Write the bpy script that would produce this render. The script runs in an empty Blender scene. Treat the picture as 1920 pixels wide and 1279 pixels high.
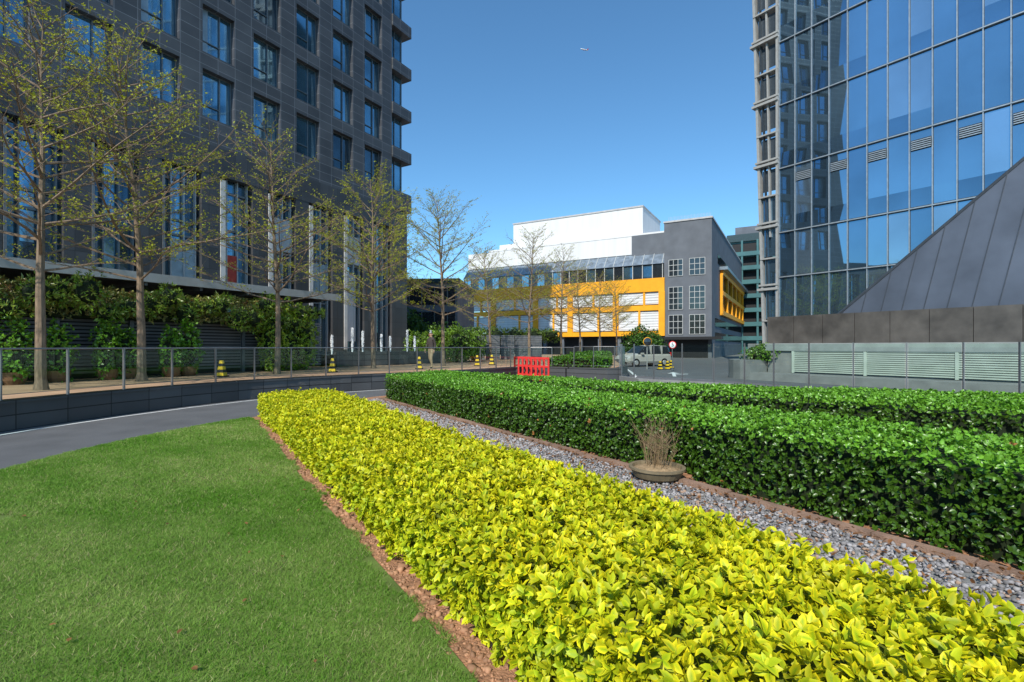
import bpy, math, random
import numpy as np
from mathutils import Vector, Matrix
random.seed(7); rng=np.random.default_rng(7)
scn=bpy.context.scene
COL=scn.collection
HR=math.radians(-57.2)   # garden grid: local x runs towards the viewer/right, local y = distance n
def nt(n,t): return (n*.8403-t*.5421, n*.5421+t*.8403)

# ---------------------------------------------------------------- materials
def mat(name,col,rough=.7,metal=0,var=.15,scale=6.,bump=0.,bscale=40.,detail=5,spec=.4,obj=True,attr=None,trans=0,stretch=None):
    m=bpy.data.materials.new(name); m.use_nodes=True
    nt_=m.node_tree; N=nt_.nodes; L=nt_.links
    b=N['Principled BSDF']; b.inputs['Roughness'].default_value=rough; b.inputs['Metallic'].default_value=metal
    b.inputs['Specular IOR Level'].default_value=spec
    tc=N.new('ShaderNodeTexCoord'); vec=tc.outputs['Object']
    if stretch:
        mp=N.new('ShaderNodeMapping'); mp.inputs['Scale'].default_value=stretch; L.new(vec,mp.inputs['Vector']); vec=mp.outputs['Vector']
    if attr:
        at=N.new('ShaderNodeAttribute'); at.attribute_name=attr; csrc=at.outputs['Color']
    else:
        no=N.new('ShaderNodeTexNoise'); no.inputs['Scale'].default_value=scale; no.inputs['Detail'].default_value=detail
        L.new(vec,no.inputs['Vector'])
        r=N.new('ShaderNodeValToRGB'); r.color_ramp.elements[0].position=.3; r.color_ramp.elements[1].position=.7
        r.color_ramp.elements[0].color=tuple(c*(1-var) for c in col)+(1,)
        r.color_ramp.elements[1].color=tuple(min(1,c*(1+var)) for c in col)+(1,)
        L.new(no.outputs['Fac'],r.inputs['Fac']); csrc=r.outputs['Color']
    L.new(csrc,b.inputs['Base Color'])
    if bump:
        n2=N.new('ShaderNodeTexNoise'); n2.inputs['Scale'].default_value=bscale; n2.inputs['Detail'].default_value=6
        L.new(vec,n2.inputs['Vector']); bp=N.new('ShaderNodeBump'); bp.inputs['Strength'].default_value=bump; bp.inputs['Distance'].default_value=.02
        L.new(n2.outputs['Fac'],bp.inputs['Height']); L.new(bp.outputs['Normal'],b.inputs['Normal'])
    if trans:
        tr=N.new('ShaderNodeBsdfTranslucent'); L.new(csrc,tr.inputs['Color'])
        mx=N.new('ShaderNodeMixShader'); mx.inputs['Fac'].default_value=trans
        L.new(b.outputs[0],mx.inputs[1]); L.new(tr.outputs[0],mx.inputs[2]); L.new(mx.outputs[0],N['Material Output'].inputs['Surface'])
    return m
def tiles(name,c1,c2,mortar,w,h,rough=.5,axes='xz',msize=.012,off=.0,spec=.4,bump=.3):
    m=bpy.data.materials.new(name); m.use_nodes=True; N=m.node_tree.nodes; L=m.node_tree.links
    b=N['Principled BSDF']; b.inputs['Roughness'].default_value=rough; b.inputs['Specular IOR Level'].default_value=spec
    tc=N.new('ShaderNodeTexCoord'); sp=N.new('ShaderNodeSeparateXYZ'); L.new(tc.outputs['Object'],sp.inputs[0])
    cb=N.new('ShaderNodeCombineXYZ')
    if axes=='sz':
        ad=N.new('ShaderNodeMath'); ad.operation='ADD'; L.new(sp.outputs['X'],ad.inputs[0]); L.new(sp.outputs['Y'],ad.inputs[1]); L.new(ad.outputs[0],cb.inputs[0])
    else: L.new(sp.outputs[axes[0].upper()],cb.inputs[0])
    L.new(sp.outputs[axes[1].upper()],cb.inputs[1])
    br=N.new('ShaderNodeTexBrick'); br.offset=off; br.inputs['Scale'].default_value=1
    br.inputs['Brick Width'].default_value=w; br.inputs['Row Height'].default_value=h; br.inputs['Mortar Size'].default_value=msize
    br.inputs['Color1'].default_value=(*c1,1); br.inputs['Color2'].default_value=(*c2,1); br.inputs['Mortar'].default_value=(*mortar,1)
    L.new(cb.outputs[0],br.inputs['Vector'])
    no=N.new('ShaderNodeTexNoise'); no.inputs['Scale'].default_value=.8; no.inputs['Detail'].default_value=8
    L.new(tc.outputs['Object'],no.inputs['Vector'])
    mr=N.new('ShaderNodeMapRange'); mr.inputs['From Min'].default_value=.3; mr.inputs['From Max'].default_value=.7; mr.inputs['To Min'].default_value=.85; mr.inputs['To Max'].default_value=1.14
    L.new(no.outputs['Fac'],mr.inputs['Value'])
    vm=N.new('ShaderNodeVectorMath'); vm.operation='SCALE'; L.new(br.outputs['Color'],vm.inputs[0]); L.new(mr.outputs[0],vm.inputs['Scale'])
    L.new(vm.outputs[0],b.inputs['Base Color'])
    bp=N.new('ShaderNodeBump'); bp.inputs['Strength'].default_value=bump; bp.inputs['Distance'].default_value=.01; bp.invert=True
    L.new(br.outputs['Fac'],bp.inputs['Height']); L.new(bp.outputs['Normal'],b.inputs['Normal'])
    return m
def glassmat(name,tint=(.76,.88,.85),refl=.1):
    m=bpy.data.materials.new(name); m.use_nodes=True; N=m.node_tree.nodes; L=m.node_tree.links
    N.remove(N['Principled BSDF']); t=N.new('ShaderNodeBsdfTransparent'); t.inputs[0].default_value=(*tint,1)
    g=N.new('ShaderNodeBsdfGlossy'); g.inputs['Roughness'].default_value=.02; g.inputs['Color'].default_value=(.9,.95,.95,1)
    lw=N.new('ShaderNodeLayerWeight'); lw.inputs[0].default_value=.25
    ma=N.new('ShaderNodeMath'); ma.operation='MULTIPLY_ADD'; ma.inputs[1].default_value=.6; ma.inputs[2].default_value=refl*.4
    L.new(lw.outputs['Fresnel'],ma.inputs[0])
    mx=N.new('ShaderNodeMixShader'); L.new(ma.outputs[0],mx.inputs[0]); L.new(t.outputs[0],mx.inputs[1]); L.new(g.outputs[0],mx.inputs[2])
    L.new(mx.outputs[0],N['Material Output'].inputs['Surface'])
    return m
M={}
M['stone']=tiles('charcoal_stone',(.056,.058,.064),(.080,.082,.089),(.17,.175,.19),1.0,.6,.42,msize=.014)
M['stone2']=tiles('charcoal_stone_podium',(.045,.045,.047),(.065,.065,.068),(.025,.025,.025),.75,1.2,.35)
M['wglass']=mat('window_glass',(.2,.36,.46),.04,.85,.45,.35,spec=.8)
M['wglass2']=mat('window_glass_dark',(.09,.14,.18),.04,.7,.5,.4,spec=.8)
M['blind']=mat('window_blind',(.3,.36,.4),.3,.3,.2,2.)
M['frame']=mat('grey_window_frame',(.16,.17,.18),.4,.3)
M['alu']=mat('aluminium',(.42,.42,.42),.4,.3,.1,3)
M['lightstone']=mat('light_stone',(.55,.53,.5),.7,0,.12,2)
M['black']=mat('dark_void',(.012,.013,.015),.6)
M['tg1']=mat('curtain_glass_a',(.23,.37,.48),.015,.9,.25,.12,spec=.8)
M['tg2']=mat('curtain_glass_b',(.16,.27,.37),.015,.9,.3,.15,spec=.8)
M['tg3']=mat('curtain_glass_c',(.31,.43,.53),.03,.85,.2,.2,spec=.8)
M['mull']=mat('mullion_dark',(.06,.075,.09),.4,.4)
M['mull_l']=mat('mullion_light',(.4,.43,.45),.35,.5)
M['steel']=mat('painted_steel',(.38,.37,.35),.45,.2,.1,4)
M['ssteel']=mat('stainless_steel',(.24,.24,.24),.4,.7,.1,4)
M['bronze']=mat('bronze_stone_panel',(.095,.083,.073),.4,.1,.4,1.2,detail=8,spec=.5)
M['zinc']=mat('zinc_cladding',(.105,.12,.15),.45,.4,.2,.6,detail=8)
M['zincs']=mat('zinc_seam',(.07,.08,.095),.45,.4)
M['concrete']=mat('concrete',(.22,.22,.21),.85,0,.2,1.5,.3,30)
M['coping']=mat('pale_coping',(.27,.29,.275),.7,0,.15,2)
M['louvre']=mat('cream_louvre',(.45,.49,.42),.6,0,.1,2)
M['louvre_g']=mat('grey_louvre',(.14,.14,.145),.5,.2,.15,2)
M['asphalt']=mat('asphalt',(.115,.115,.118),.9,0,.16,1.2,.5,180,8)
M['ground']=mat('ground_paving',(.2,.195,.185),.9,0,.15,.5,.3,30)
M['paint']=mat('road_paint',(.7,.7,.68),.7,0,.15,12)
M['wallstone']=tiles('dark_kerb_stone',(.055,.056,.058),(.10,.10,.102),(.012,.012,.012),1.1,.29,.45,axes='sz')
M['paver']=tiles('brown_pavers',(.42,.26,.15),(.48,.31,.19),(.24,.16,.1),.3,.3,.8,'xy',.01)
M['soil']=mat('red_soil',(.38,.19,.10),.95,0,.4,14,.9,60)
M['lawn_base']=mat('lawn_ground',(.13,.19,.035),.95,0,.35,2.2,.5,120,8)
M['leafY']=mat('yellow_leaf',(1,1,1),.5,attr='lc',trans=.2,spec=.3)
M['leafG']=mat('green_leaf',(1,1,1),.34,attr='lc',trans=.13,spec=.45)
M['leafT']=mat('tree_leaf',(1,1,1),.5,attr='lc',trans=.4)
M['grass']=mat('grass_blade',(1,1,1),.6,attr='lc',trans=.3,spec=.2)
M['stones']=mat('gravel_stone',(1,1,1),.85,attr='lc')
M['coreG']=mat('hedge_core',(.010,.02,.004),.9,0,.4,12)  # near black: shade inside the foliage is put into this colour
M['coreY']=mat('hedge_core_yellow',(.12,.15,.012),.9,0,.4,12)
M['bark']=mat('bark',(.21,.15,.10),.9,0,.35,3,.6,40,stretch=(6,6,1.5))
M['twig']=mat('dry_twig',(.25,.17,.09),.9)
M['glass']=glassmat('fence_glass')
M['white']=mat('white_cladding',(.70,.71,.72),.6,0,.06,.4,stretch=(3,3,.3))
M['offwhite']=mat('grey_white_render',(.46,.47,.48),.7,0,.15,.5,stretch=(3,3,.3))
M['bgrey']=mat('grey_render_and_shade',(.125,.14,.165),.8,0,.14,.6)  # building grey; on orange_framed_building it also carries a neighbour's painted shadow
M['orange']=mat('orange_paint',(.85,.37,.010),.6,0,.08,1)
M['skyl']=mat('skylight_glass',(.25,.3,.35),.3,.4,.3,1.5)
M['muntin']=mat('white_muntin',(.45,.47,.47),.6)
M['teal']=mat('teal_render',(.05,.15,.16),.6,0,.15,.4)
M['tealD']=mat('teal_dark',(.02,.05,.06),.5)
M['red']=mat('red_plastic',(.62,.025,.02),.45,0,.1,5)
M['cone_y']=mat('yellow_plastic',(.8,.5,.02),.5)
M['cone_b']=mat('black_rubber',(.015,.015,.015),.6)
M['signw']=mat('sign_white',(.8,.8,.8),.4,0,.03)
M['signr']=mat('sign_red',(.65,.02,.02),.4,0,.03)
M['carp']=mat('silver_car_paint',(.6,.56,.5),.25,.3,.03)
M['carg']=mat('car_glass',(.02,.025,.03),.05,0,.1,spec=.9)
M['lamp']=mat('headlamp',(.7,.7,.7),.1,.5)
M['brick']=mat('brown_edging',(.27,.17,.12),.9,0,.3,5,.5,60)
M['pot']=mat('olive_pot',(.19,.15,.09),.7,0,.2,6)
M['potsoil']=mat('pot_soil',(.32,.22,.12),.95,0,.3,20,.7,50)
M['water']=mat('water_jet',(.85,.87,.9),.2,0,.05)
M['pool']=mat('pool_water',(.03,.05,.06),.05,0,.1,spec=.8)
M['skin']=mat('skin',(.45,.27,.18),.6,0,.05)
M['jacket']=mat('dark_jacket',(.05,.04,.035),.8,0,.2,20)
M['trousers']=mat('khaki_trousers',(.36,.26,.16),.85,0,.15,20)
M['hair']=mat('black_hair',(.012,.01,.009),.6)
M['redpanel']=mat('red_panel',(.45,.05,.03),.6)
M['warm']=mat('brown_timber',(.2,.1,.05),.6,0,.2,3)

# ---------------------------------------------------------------- builder
class G:
    def __init__(s,name,loc=(0,0,0),rot=0): s.name=name;s.loc=loc;s.rot=rot;s.p={}
    def _p(s,part): return s.p.setdefault(part,dict(v=[],f=[],m=[],mats=[],sm=False))
    def add(s,part,mt,vs,fs):
        d=s._p(part)
        if mt not in d['mats']: d['mats'].append(mt)
        mi=d['mats'].index(mt); o=len(d['v']); d['v']+= [tuple(v) for v in vs]
        for f in fs: d['f'].append([i+o for i in f]); d['m'].append(mi)
    def box(s,part,mt,x0,x1,y0,y1,z0,z1):
        s.add(part,mt,[(x0,y0,z0),(x1,y0,z0),(x1,y1,z0),(x0,y1,z0),(x0,y0,z1),(x1,y0,z1),(x1,y1,z1),(x0,y1,z1)],
          [(0,3,2,1),(4,5,6,7),(0,1,5,4),(1,2,6,5),(2,3,7,6),(3,0,4,7)])
    def prism(s,part,mt,pts,z0,z1,mtop=None):
        n=len(pts); a=sum(pts[i][0]*pts[(i+1)%n][1]-pts[(i+1)%n][0]*pts[i][1] for i in range(n))
        if a<0: pts=pts[::-1]
        vs=[(p[0],p[1],z0) for p in pts]+[(p[0],p[1],z1) for p in pts]
        s.add(part,mt,vs,[(i,(i+1)%n,n+(i+1)%n,n+i) for i in range(n)])
        s.add(part,mtop or mt,[(p[0],p[1],z1) for p in pts],[tuple(range(n))])
    def poly(s,part,mt,vs): s.add(part,mt,vs,[tuple(range(len(vs)))])
    def tube(s,part,mt,a,b,ra,rb,n=8,cap=True):
        a=Vector(a);b=Vector(b);d=(b-a).normalized(); u=d.orthogonal().normalized(); w=d.cross(u)
        vs=[];
        for c,r in((a,ra),(b,rb)):
            for i in range(n):
                t=2*math.pi*i/n; vs.append(c+u*(r*math.cos(t))+w*(r*math.sin(t)))
        fs=[(i,(i+1)%n,n+(i+1)%n,n+i) for i in range(n)]
        if cap: fs+= [tuple(range(n))[::-1],tuple(range(n,2*n))]
        s.add(part,mt,vs,fs)
    def lathe(s,part,mt,prof,c=(0,0,0),n=20):
        vs=[];fs=[]
        for r,z in prof:
            for i in range(n):
                t=2*math.pi*i/n; vs.append((c[0]+r*math.cos(t),c[1]+r*math.sin(t),c[2]+z))
        for k in range(len(prof)-1):
            for i in range(n):
                j=(i+1)%n; fs.append((k*n+i,k*n+j,(k+1)*n+j,(k+1)*n+i))
        s.add(part,mt,vs,fs)
    def build(s):
        obs=[]
        for k,d in s.p.items():
            me=bpy.data.meshes.new(k); me.from_pydata(d['v'],[],d['f']); me.materials.clear()
            for mm in d['mats']: me.materials.append(M[mm])
            me.polygons.foreach_set('material_index',d['m'])
            if d['sm']: me.polygons.foreach_set('use_smooth',[True]*len(me.polygons))
            me.update(); obs.append(bpy.data.objects.new(k,me))
        if len(obs)==1: r=obs[0]; r.name=s.name; COL.objects.link(r)
        else:
            r=bpy.data.objects.new(s.name,None); r.empty_display_size=.5; COL.objects.link(r)
            for o in obs: COL.objects.link(o); o.parent=r
        r.location=s.loc; r.rotation_euler=(0,0,s.rot); s.ob=r
        return r

def npmesh(name,V,F,C,mt,smooth=False):
    me=bpy.data.meshes.new(name); nv=len(V); nf,k=F.shape
    me.vertices.add(nv); me.vertices.foreach_set('co',V.astype(np.float32).ravel())
    me.loops.add(nf*k); me.loops.foreach_set('vertex_index',F.astype(np.int32).ravel())
    me.polygons.add(nf); me.polygons.foreach_set('loop_start',np.arange(0,nf*k,k,dtype=np.int32))
    if smooth: me.polygons.foreach_set('use_smooth',np.ones(nf,bool))
    me.materials.append(M[mt]); me.update(calc_edges=True)
    if C is not None:
        a=me.color_attributes.new('lc','FLOAT_COLOR','POINT')
        c4=np.ones((nv,4),np.float32); c4[:,:3]=C; a.data.foreach_set('color',c4.ravel())
    me.validate()
    ob=bpy.data.objects.new(name,me); COL.objects.link(ob); return ob
def nrm(a): return a/np.maximum(np.linalg.norm(a,axis=1,keepdims=True),1e-9)
def leafgeo(P,A,k,L,wr,t0,t1,ce,cm,cv=.25,simple=False,lv=.3):
    """clusters of k leaves on every shoot; returns V,F,C"""
    P=np.repeat(P,k,0);A=np.repeat(nrm(A),k,0);n=len(P)
    ref=np.where(np.abs(A[:,2:3])<.9,np.array([[0,0,1.]]),np.array([[1.,0,0]]))
    U=nrm(np.cross(A,ref));W=np.cross(A,U)
    ph=rng.uniform(0,6.283,n)[:,None]; th=rng.uniform(t0,t1,n)[:,None]
    R=U*np.cos(ph)+W*np.sin(ph); D=A*np.cos(th)+R*np.sin(th)
    Up=nrm(A-(A*D).sum(1,keepdims=True)*D+rng.normal(0,.25,(n,3))); Up=nrm(Up-(Up*D).sum(1,keepdims=True)*D); S=np.cross(D,Up)
    l=(L*rng.uniform(1-lv,1+lv,n))[:,None] if np.isscalar(L) else (np.repeat(L,k)*rng.uniform(1-lv,1+lv,n))[:,None]
    w=l*wr; br=rng.uniform(1-cv,1+cv,n)[:,None]; mixe=rng.uniform(0,1,n)[:,None]**1.5
    ce=np.array(ce)[None]if np.ndim(ce)==1 else np.repeat(ce,k,0); cm=np.array(cm)[None] if np.ndim(cm)==1 else np.repeat(cm,k,0)
    E=(ce*(1-mixe*.5)+cm*mixe*.5)*br; Cm=(cm*(1-mixe*.4)+ce*mixe*.4)*br
    if simple:
        V=np.stack([P,P+D*.5*l+S*w,P+D*l,P+D*.5*l-S*w],1).reshape(-1,3)
        F=(np.arange(n)[:,None]*4+np.array([[0,1,2,3]])); C=np.repeat(E[:,None],4,1).reshape(-1,3)
        return V,F,C
    b=P; m=P+D*.5*l; t=P+D*l-Up*.12*l
    l1=P+D*.3*l+S*w+Up*.3*w; r1=P+D*.3*l-S*w+Up*.3*w
    l2=P+D*.7*l+S*w*.8+Up*.2*w; r2=P+D*.7*l-S*w*.8+Up*.2*w
    V=np.stack([b,m,t,l1,l2,r1,r2],1).reshape(-1,3)
    C=np.stack([Cm,Cm,E*.95,E,E,E,E],1).reshape(-1,3)
    T=np.array([[0,1,3],[3,1,4],[4,1,2],[0,5,1],[5,6,1],[6,2,1]])
    F=(np.arange(n)[:,None,None]*7+T[None]).reshape(-1,3)
    return V,F,C
def bump2(x,y,s=1.):
    return (np.sin(x*2.1*s+1.3*np.sin(y*1.7*s))+np.sin(y*2.9*s+x*.7*s+2)+.6*np.sin(x*5.3*s-y*4.1*s)+.5*np.sin(x*9.7*s+y*8.3*s+1))/3.1
def hedge(name,front,back,z0,z1,dens,k,L,wr,ce,cm,mt,core,amp=.04,sides=('f','b','e0','e1'),t0=.5,t1=1.3,inset=.06,ymin=-9,extra=None,sidedens=1.,toplight=0.,jit=.018,ajit=.3,gmix=0.,dead=0.):
    f=np.array(front,float);b=np.array(back,float); Ps=[];Ns=[]
    for i in range(len(f)-1):
        f0,f1,b0,b1=f[i],f[i+1],b[i],b[i+1]
        ar=.5*(np.linalg.norm(f1-f0)+np.linalg.norm(b1-b0))*.5*(np.linalg.norm(b0-f0)+np.linalg.norm(b1-f1))
        n=int(ar*dens); u=rng.random(n)[:,None];v=rng.random(n)[:,None]
        p=(f0*(1-u)+f1*u)*(1-v)+(b0*(1-u)+b1*u)*v
        z=z1+amp*bump2(p[:,0],p[:,1])-.05*(np.exp(-v[:,0]*14)+np.exp(-(1-v[:,0])*14))
        Ps.append(np.c_[p,z]);Ns.append(np.tile([[0,0,1.]],(n,1)))
        for sd,(q0,q1,o) in {'f':(f0,f1,b0),'b':(b0,b1,f0)}.items():
            if sd not in sides: continue
            le=np.linalg.norm(q1-q0); n=int(le*(z1-z0)*dens*sidedens); u=rng.random(n)[:,None]
            d=(q1-q0)/le; nn=np.array([d[1],-d[0]]); 
            if nn@(o-q0)>0: nn=-nn
            p=q0*(1-u)+q1*u; z=rng.uniform(z0+.03,z1,n)
            off=amp*1.2*bump2(p[:,0]+p[:,1],z*2)[:,None]
            Ps.append(np.c_[p+nn*off,z]);Ns.append(np.tile([[nn[0],nn[1],.35]],(n,1)))
    for sd,i,o in(('e0',0,1),('e1',-1,-2)):
        if sd not in sides: continue
        le=np.linalg.norm(b[i]-f[i]); n=int(le*(z1-z0)*dens*sidedens);u=rng.random(n)[:,None]
        d=(b[i]-f[i])/le; nn=np.array([d[1],-d[0]])
        if nn@(f[o]-f[i])>0: nn=-nn
        p=f[i]*(1-u)+b[i]*u; Ps.append(np.c_[p,rng.uniform(z0+.03,z1,n)]);Ns.append(np.tile([[nn[0],nn[1],.35]],(n,1)))
    P=np.concatenate(Ps);A=np.concatenate(Ns)
    P=P+rng.normal(0,jit if L<.1 else .06,P.shape); A=A+rng.normal(0,ajit,A.shape)
    keep=P[:,1]>ymin; P=P[keep];A=A[keep]
    tone=(1+.14*bump2(P[:,0]*3,P[:,1]*3+P[:,2]*4))[:,None]
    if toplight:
        s=np.clip((P[:,2]-(z1-.12))/.10,0,1)[:,None]; tone=tone*((1-toplight*.5)+toplight*s*1.1)  # paler new growth on top; shade of the sides painted into leaf colour
    CE=np.array(ce)[None]*tone; CM=np.array(cm)[None]*tone
    if gmix:
        r=np.clip(rng.random(len(P))**2*1.2+.35*bump2(P[:,0]*2.3+5,P[:,1]*2.3),0,1)[:,None]*gmix
        if toplight==0: r=np.clip(r+.2*(P[:,2:3]<z1-.12),0,1)
        CE=CE*(1-r)+CM*r*1.15
    if dead:
        q=(rng.random(len(P))<dead)[:,None]; CE=np.where(q,np.array([[.38,.16,.04]]),CE); CM=np.where(q,np.array([[.3,.15,.05]]),CM)
    V,F,C=leafgeo(P,A,k,L,wr,t0,t1,CE,CM)
    lo=npmesh('leaves',V,F,C,mt)
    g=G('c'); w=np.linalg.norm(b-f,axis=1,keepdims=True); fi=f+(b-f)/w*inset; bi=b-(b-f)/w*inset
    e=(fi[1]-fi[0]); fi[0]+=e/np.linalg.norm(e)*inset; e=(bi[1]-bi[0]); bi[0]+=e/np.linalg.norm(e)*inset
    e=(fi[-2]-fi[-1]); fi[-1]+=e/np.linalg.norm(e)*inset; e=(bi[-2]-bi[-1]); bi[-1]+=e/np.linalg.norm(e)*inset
    g.name='inner_core'; g.prism('inner_core',core,[tuple(x) for x in fi]+[tuple(x) for x in bi[::-1]],z0,z1-inset)  # solid core behind the leaves; its colour carries the shade in the gaps
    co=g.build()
    r=bpy.data.objects.new(name,None); COL.objects.link(r); lo.parent=r; co.parent=r
    return r
def blob(name,ells,dens,k,L,wr,ce,cm,mt='leafG',core='coreG',ground=0):
    Ps=[];Ns=[]; g=G('inner_core')
    for (x,y,z,a,b,c) in ells:
        n=int(4*math.pi*((a*b+a*c+b*c)/3)*dens); d=nrm(rng.normal(size=(n,3)))
        lump=1+.13*np.sin(d[:,0:1]*6+x*3)+.13*np.sin(d[:,1:2]*7+d[:,2:3]*5+y)
        rad=lump*rng.uniform(.72,1.06,(n,1))
        Ps.append(np.array([[x,y,z]])+d*np.array([[a,b,c]])*rad); Ns.append(d+np.array([[0,0,.4]]))
        prof=[(max(.01,math.sin(t)*a*.66),-math.cos(t)*c*.66) for t in np.linspace(0.05,3.09,9)]
        g.lathe('inner_core',core,prof,(x,y,z),10)
    P=np.concatenate(Ps);A=np.concatenate(Ns)+rng.normal(0,.3,(sum(map(len,Ps)),3)); kk=P[:,2]>ground; P=P[kk];A=A[kk]
    tone=(1+.35*bump2(P[:,0]*2,P[:,1]*2+P[:,2]*3))[:,None]
    V,F,C=leafgeo(P,A,k,L,wr,.4,1.4,np.array(ce)[None]*tone,np.array(cm)[None]*tone,simple=True)
    lo=npmesh('leaves',V,F,C,mt); co=g.build()
    r=bpy.data.objects.new(name,None); COL.objects.link(r); lo.parent=r; co.parent=r; return r

# ---------------------------------------------------------------- ground
g=G('ground'); S=1500
g.poly('ground','ground',[(-S,-S,-.02),(S,-S,-.02),(S,S,-.02),(-S,S,-.02)]); g.build()
g=G('road'); g.poly('road','asphalt',[(-14,-14,0),(26,-14,0),(26,30,0),(40,68,0),(10,68,0),(-14,40,0)]); g.build()
Wl=[(-8.2,-5),(-9.2,2),(-9.6,6),(-9.65,8),(-9.55,9.6),(-9.25,11.4),(-8.75,13.2),(-8.0,15),(-7.1,16.4),(-6.1,17.6),(-5.0,18.6),(-3.8,19.7),(-2.6,21),(-1.2,22.9),(0.2,25),(1.5,25.6),(3,24.6),(4.5,23.4),(5.2,23.6),(6.3,27),(7.2,32),(8.2,38),(10.1,47),(14,60)]
TZ=.58
g=G('raised_walkway')
g.prism('retaining_wall','wallstone',Wl+[(-10,75),(-45,60),(-45,-5)],-.01,TZ-.06,'paver')
def offs(pts,d):
    out=[]
    for i,p in enumerate(pts):
        a=Vector(pts[max(i-1,0)]);b=Vector(pts[min(i+1,len(pts)-1)]);t=(b-a).normalized(); out.append((p[0]-t.y*d,p[1]+t.x*d))
    return out
def strip(g,part,mt,A,B,z0,z1):
    for i in range(len(A)-1):
        g.prism(part,mt,[A[i],A[i+1],B[i+1],B[i]],z0,z1)
strip(g,'coping','wallstone',offs(Wl,-.03),offs(Wl,.32),TZ-.06,TZ)
g.prism('pavement','paver',offs(Wl,.321)+[(-10,74),(-44,60),(-44,-5)],TZ-.06,TZ-.02)
g.build()
g=G('road_marking')
A_=offs(Wl[1:16],-.30);B_=offs(Wl[1:16],-.39)
for i in range(len(A_)-1): g.poly('edge_line','paint',[(*A_[i],.004),(*B_[i],.004),(*B_[i+1],.004),(*A_[i+1],.004)])
A_=offs(Wl[18:],-.35);B_=offs(Wl[18:],-.5)
for i in range(len(A_)-1): g.poly('edge_line','paint',[(*A_[i],.004),(*B_[i],.004),(*B_[i+1],.004),(*A_[i+1],.004)])
def ar(px,py): 
    c,s=math.cos(math.radians(-17)),math.sin(math.radians(-17)); return (9.3+px*c-py*s,28.5+px*s+py*c,.004)
g.poly('arrow','paint',[ar(-.09,-2),ar(.09,-2),ar(.09,1),ar(-.09,1)]); g.poly('arrow','paint',[ar(-.35,1),ar(.35,1),ar(0,2.6)])
g.poly('arrow','paint',[ar(.09,.0),ar(.8,.5),ar(.8,.9),ar(.09,.4)])
g.build()
garden=[(-6.1,-5),(-6.4,3),(-6.5,6.28),(-6.56,7.3),(-6.49,8.5),(-6.2,9.9),(-5.8,11.2),(-5.0,12.6),(-4.9,14.2),(-4.4,15.6),(-3.2,17.2),(-2.2,17.5),(1.2,14.8),(3.6,12.4),(5.4,11.3),(9,9.6),(16,8.4),(18,-7)]
g=G('garden_bed'); g.prism('garden_bed','soil',garden,-.01,.02); gbo=g.build()
ph=(1+5**.5)/2
ico=np.array([(-1,ph,0),(1,ph,0),(-1,-ph,0),(1,-ph,0),(0,-1,ph),(0,1,ph),(0,-1,-ph),(0,1,-ph),(ph,0,-1),(ph,0,1),(-ph,0,-1),(-ph,0,1)])/1.9
icf=np.array([(0,11,5),(0,5,1),(0,1,7),(0,7,10),(0,10,11),(1,5,9),(5,11,4),(11,10,2),(10,7,6),(7,1,8),(3,9,4),(3,4,2),(3,2,6),(3,6,8),(3,8,9),(4,9,5),(2,4,11),(6,2,10),(8,6,7),(9,8,1)])
def pebbles(name,P,sz,base,parent):
    n=len(P); V=ico[None]*sz[:,None,None]*rng.uniform(.6,1.4,(n,12,1))*rng.uniform(.55,1.4,(n,1,3))
    a=rng.uniform(0,6.28,n); c,s=np.cos(a)[:,None],np.sin(a)[:,None]
    V=np.stack([V[...,0]*c-V[...,1]*s,V[...,0]*s+V[...,1]*c,V[...,2]*.8],-1)+P[:,None]
    C=np.repeat(base[:,None],12,1).reshape(-1,3); F=(np.arange(n)[:,None,None]*12+icf[None]).reshape(-1,3)
    o=npmesh(name,V.reshape(-1,3),F,C,'stones'); o.parent=parent
n=6000; tt=rng.uniform(0,1,n)**1.3*12-.5; nn_=rng.uniform(1.1,1.36,n)
pebbles('soil_crumbs',np.c_[nn_*.8403-tt*.5421,nn_*.5421+tt*.8403,np.full(n,.02)],rng.exponential(.006,n)+.003,np.array([[.38,.20,.11]])*rng.uniform(.6,1.3,n)[:,None],gbo)
lawn=[(-6.1,-5),(-6.4,3),(-6.5,6.28),(-6.56,7.3),(-6.49,8.5),(-6.2,9.9),(-5.85,11.0),nt(1.12,12.1),nt(1.15,9),nt(1.1,6),nt(1.14,3),nt(1.1,1),nt(1.13,-3),nt(1.13,-6)]
g=G('lawn'); g.prism('turf','lawn_base',lawn,.0,.035)
lo_=g.build()
EY=np.array([-5,3,6.28,7.3,8.5,9.9,11.0]);EX=np.array([-6.1,-6.4,-6.5,-6.56,-6.49,-6.2,-5.85])
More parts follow.
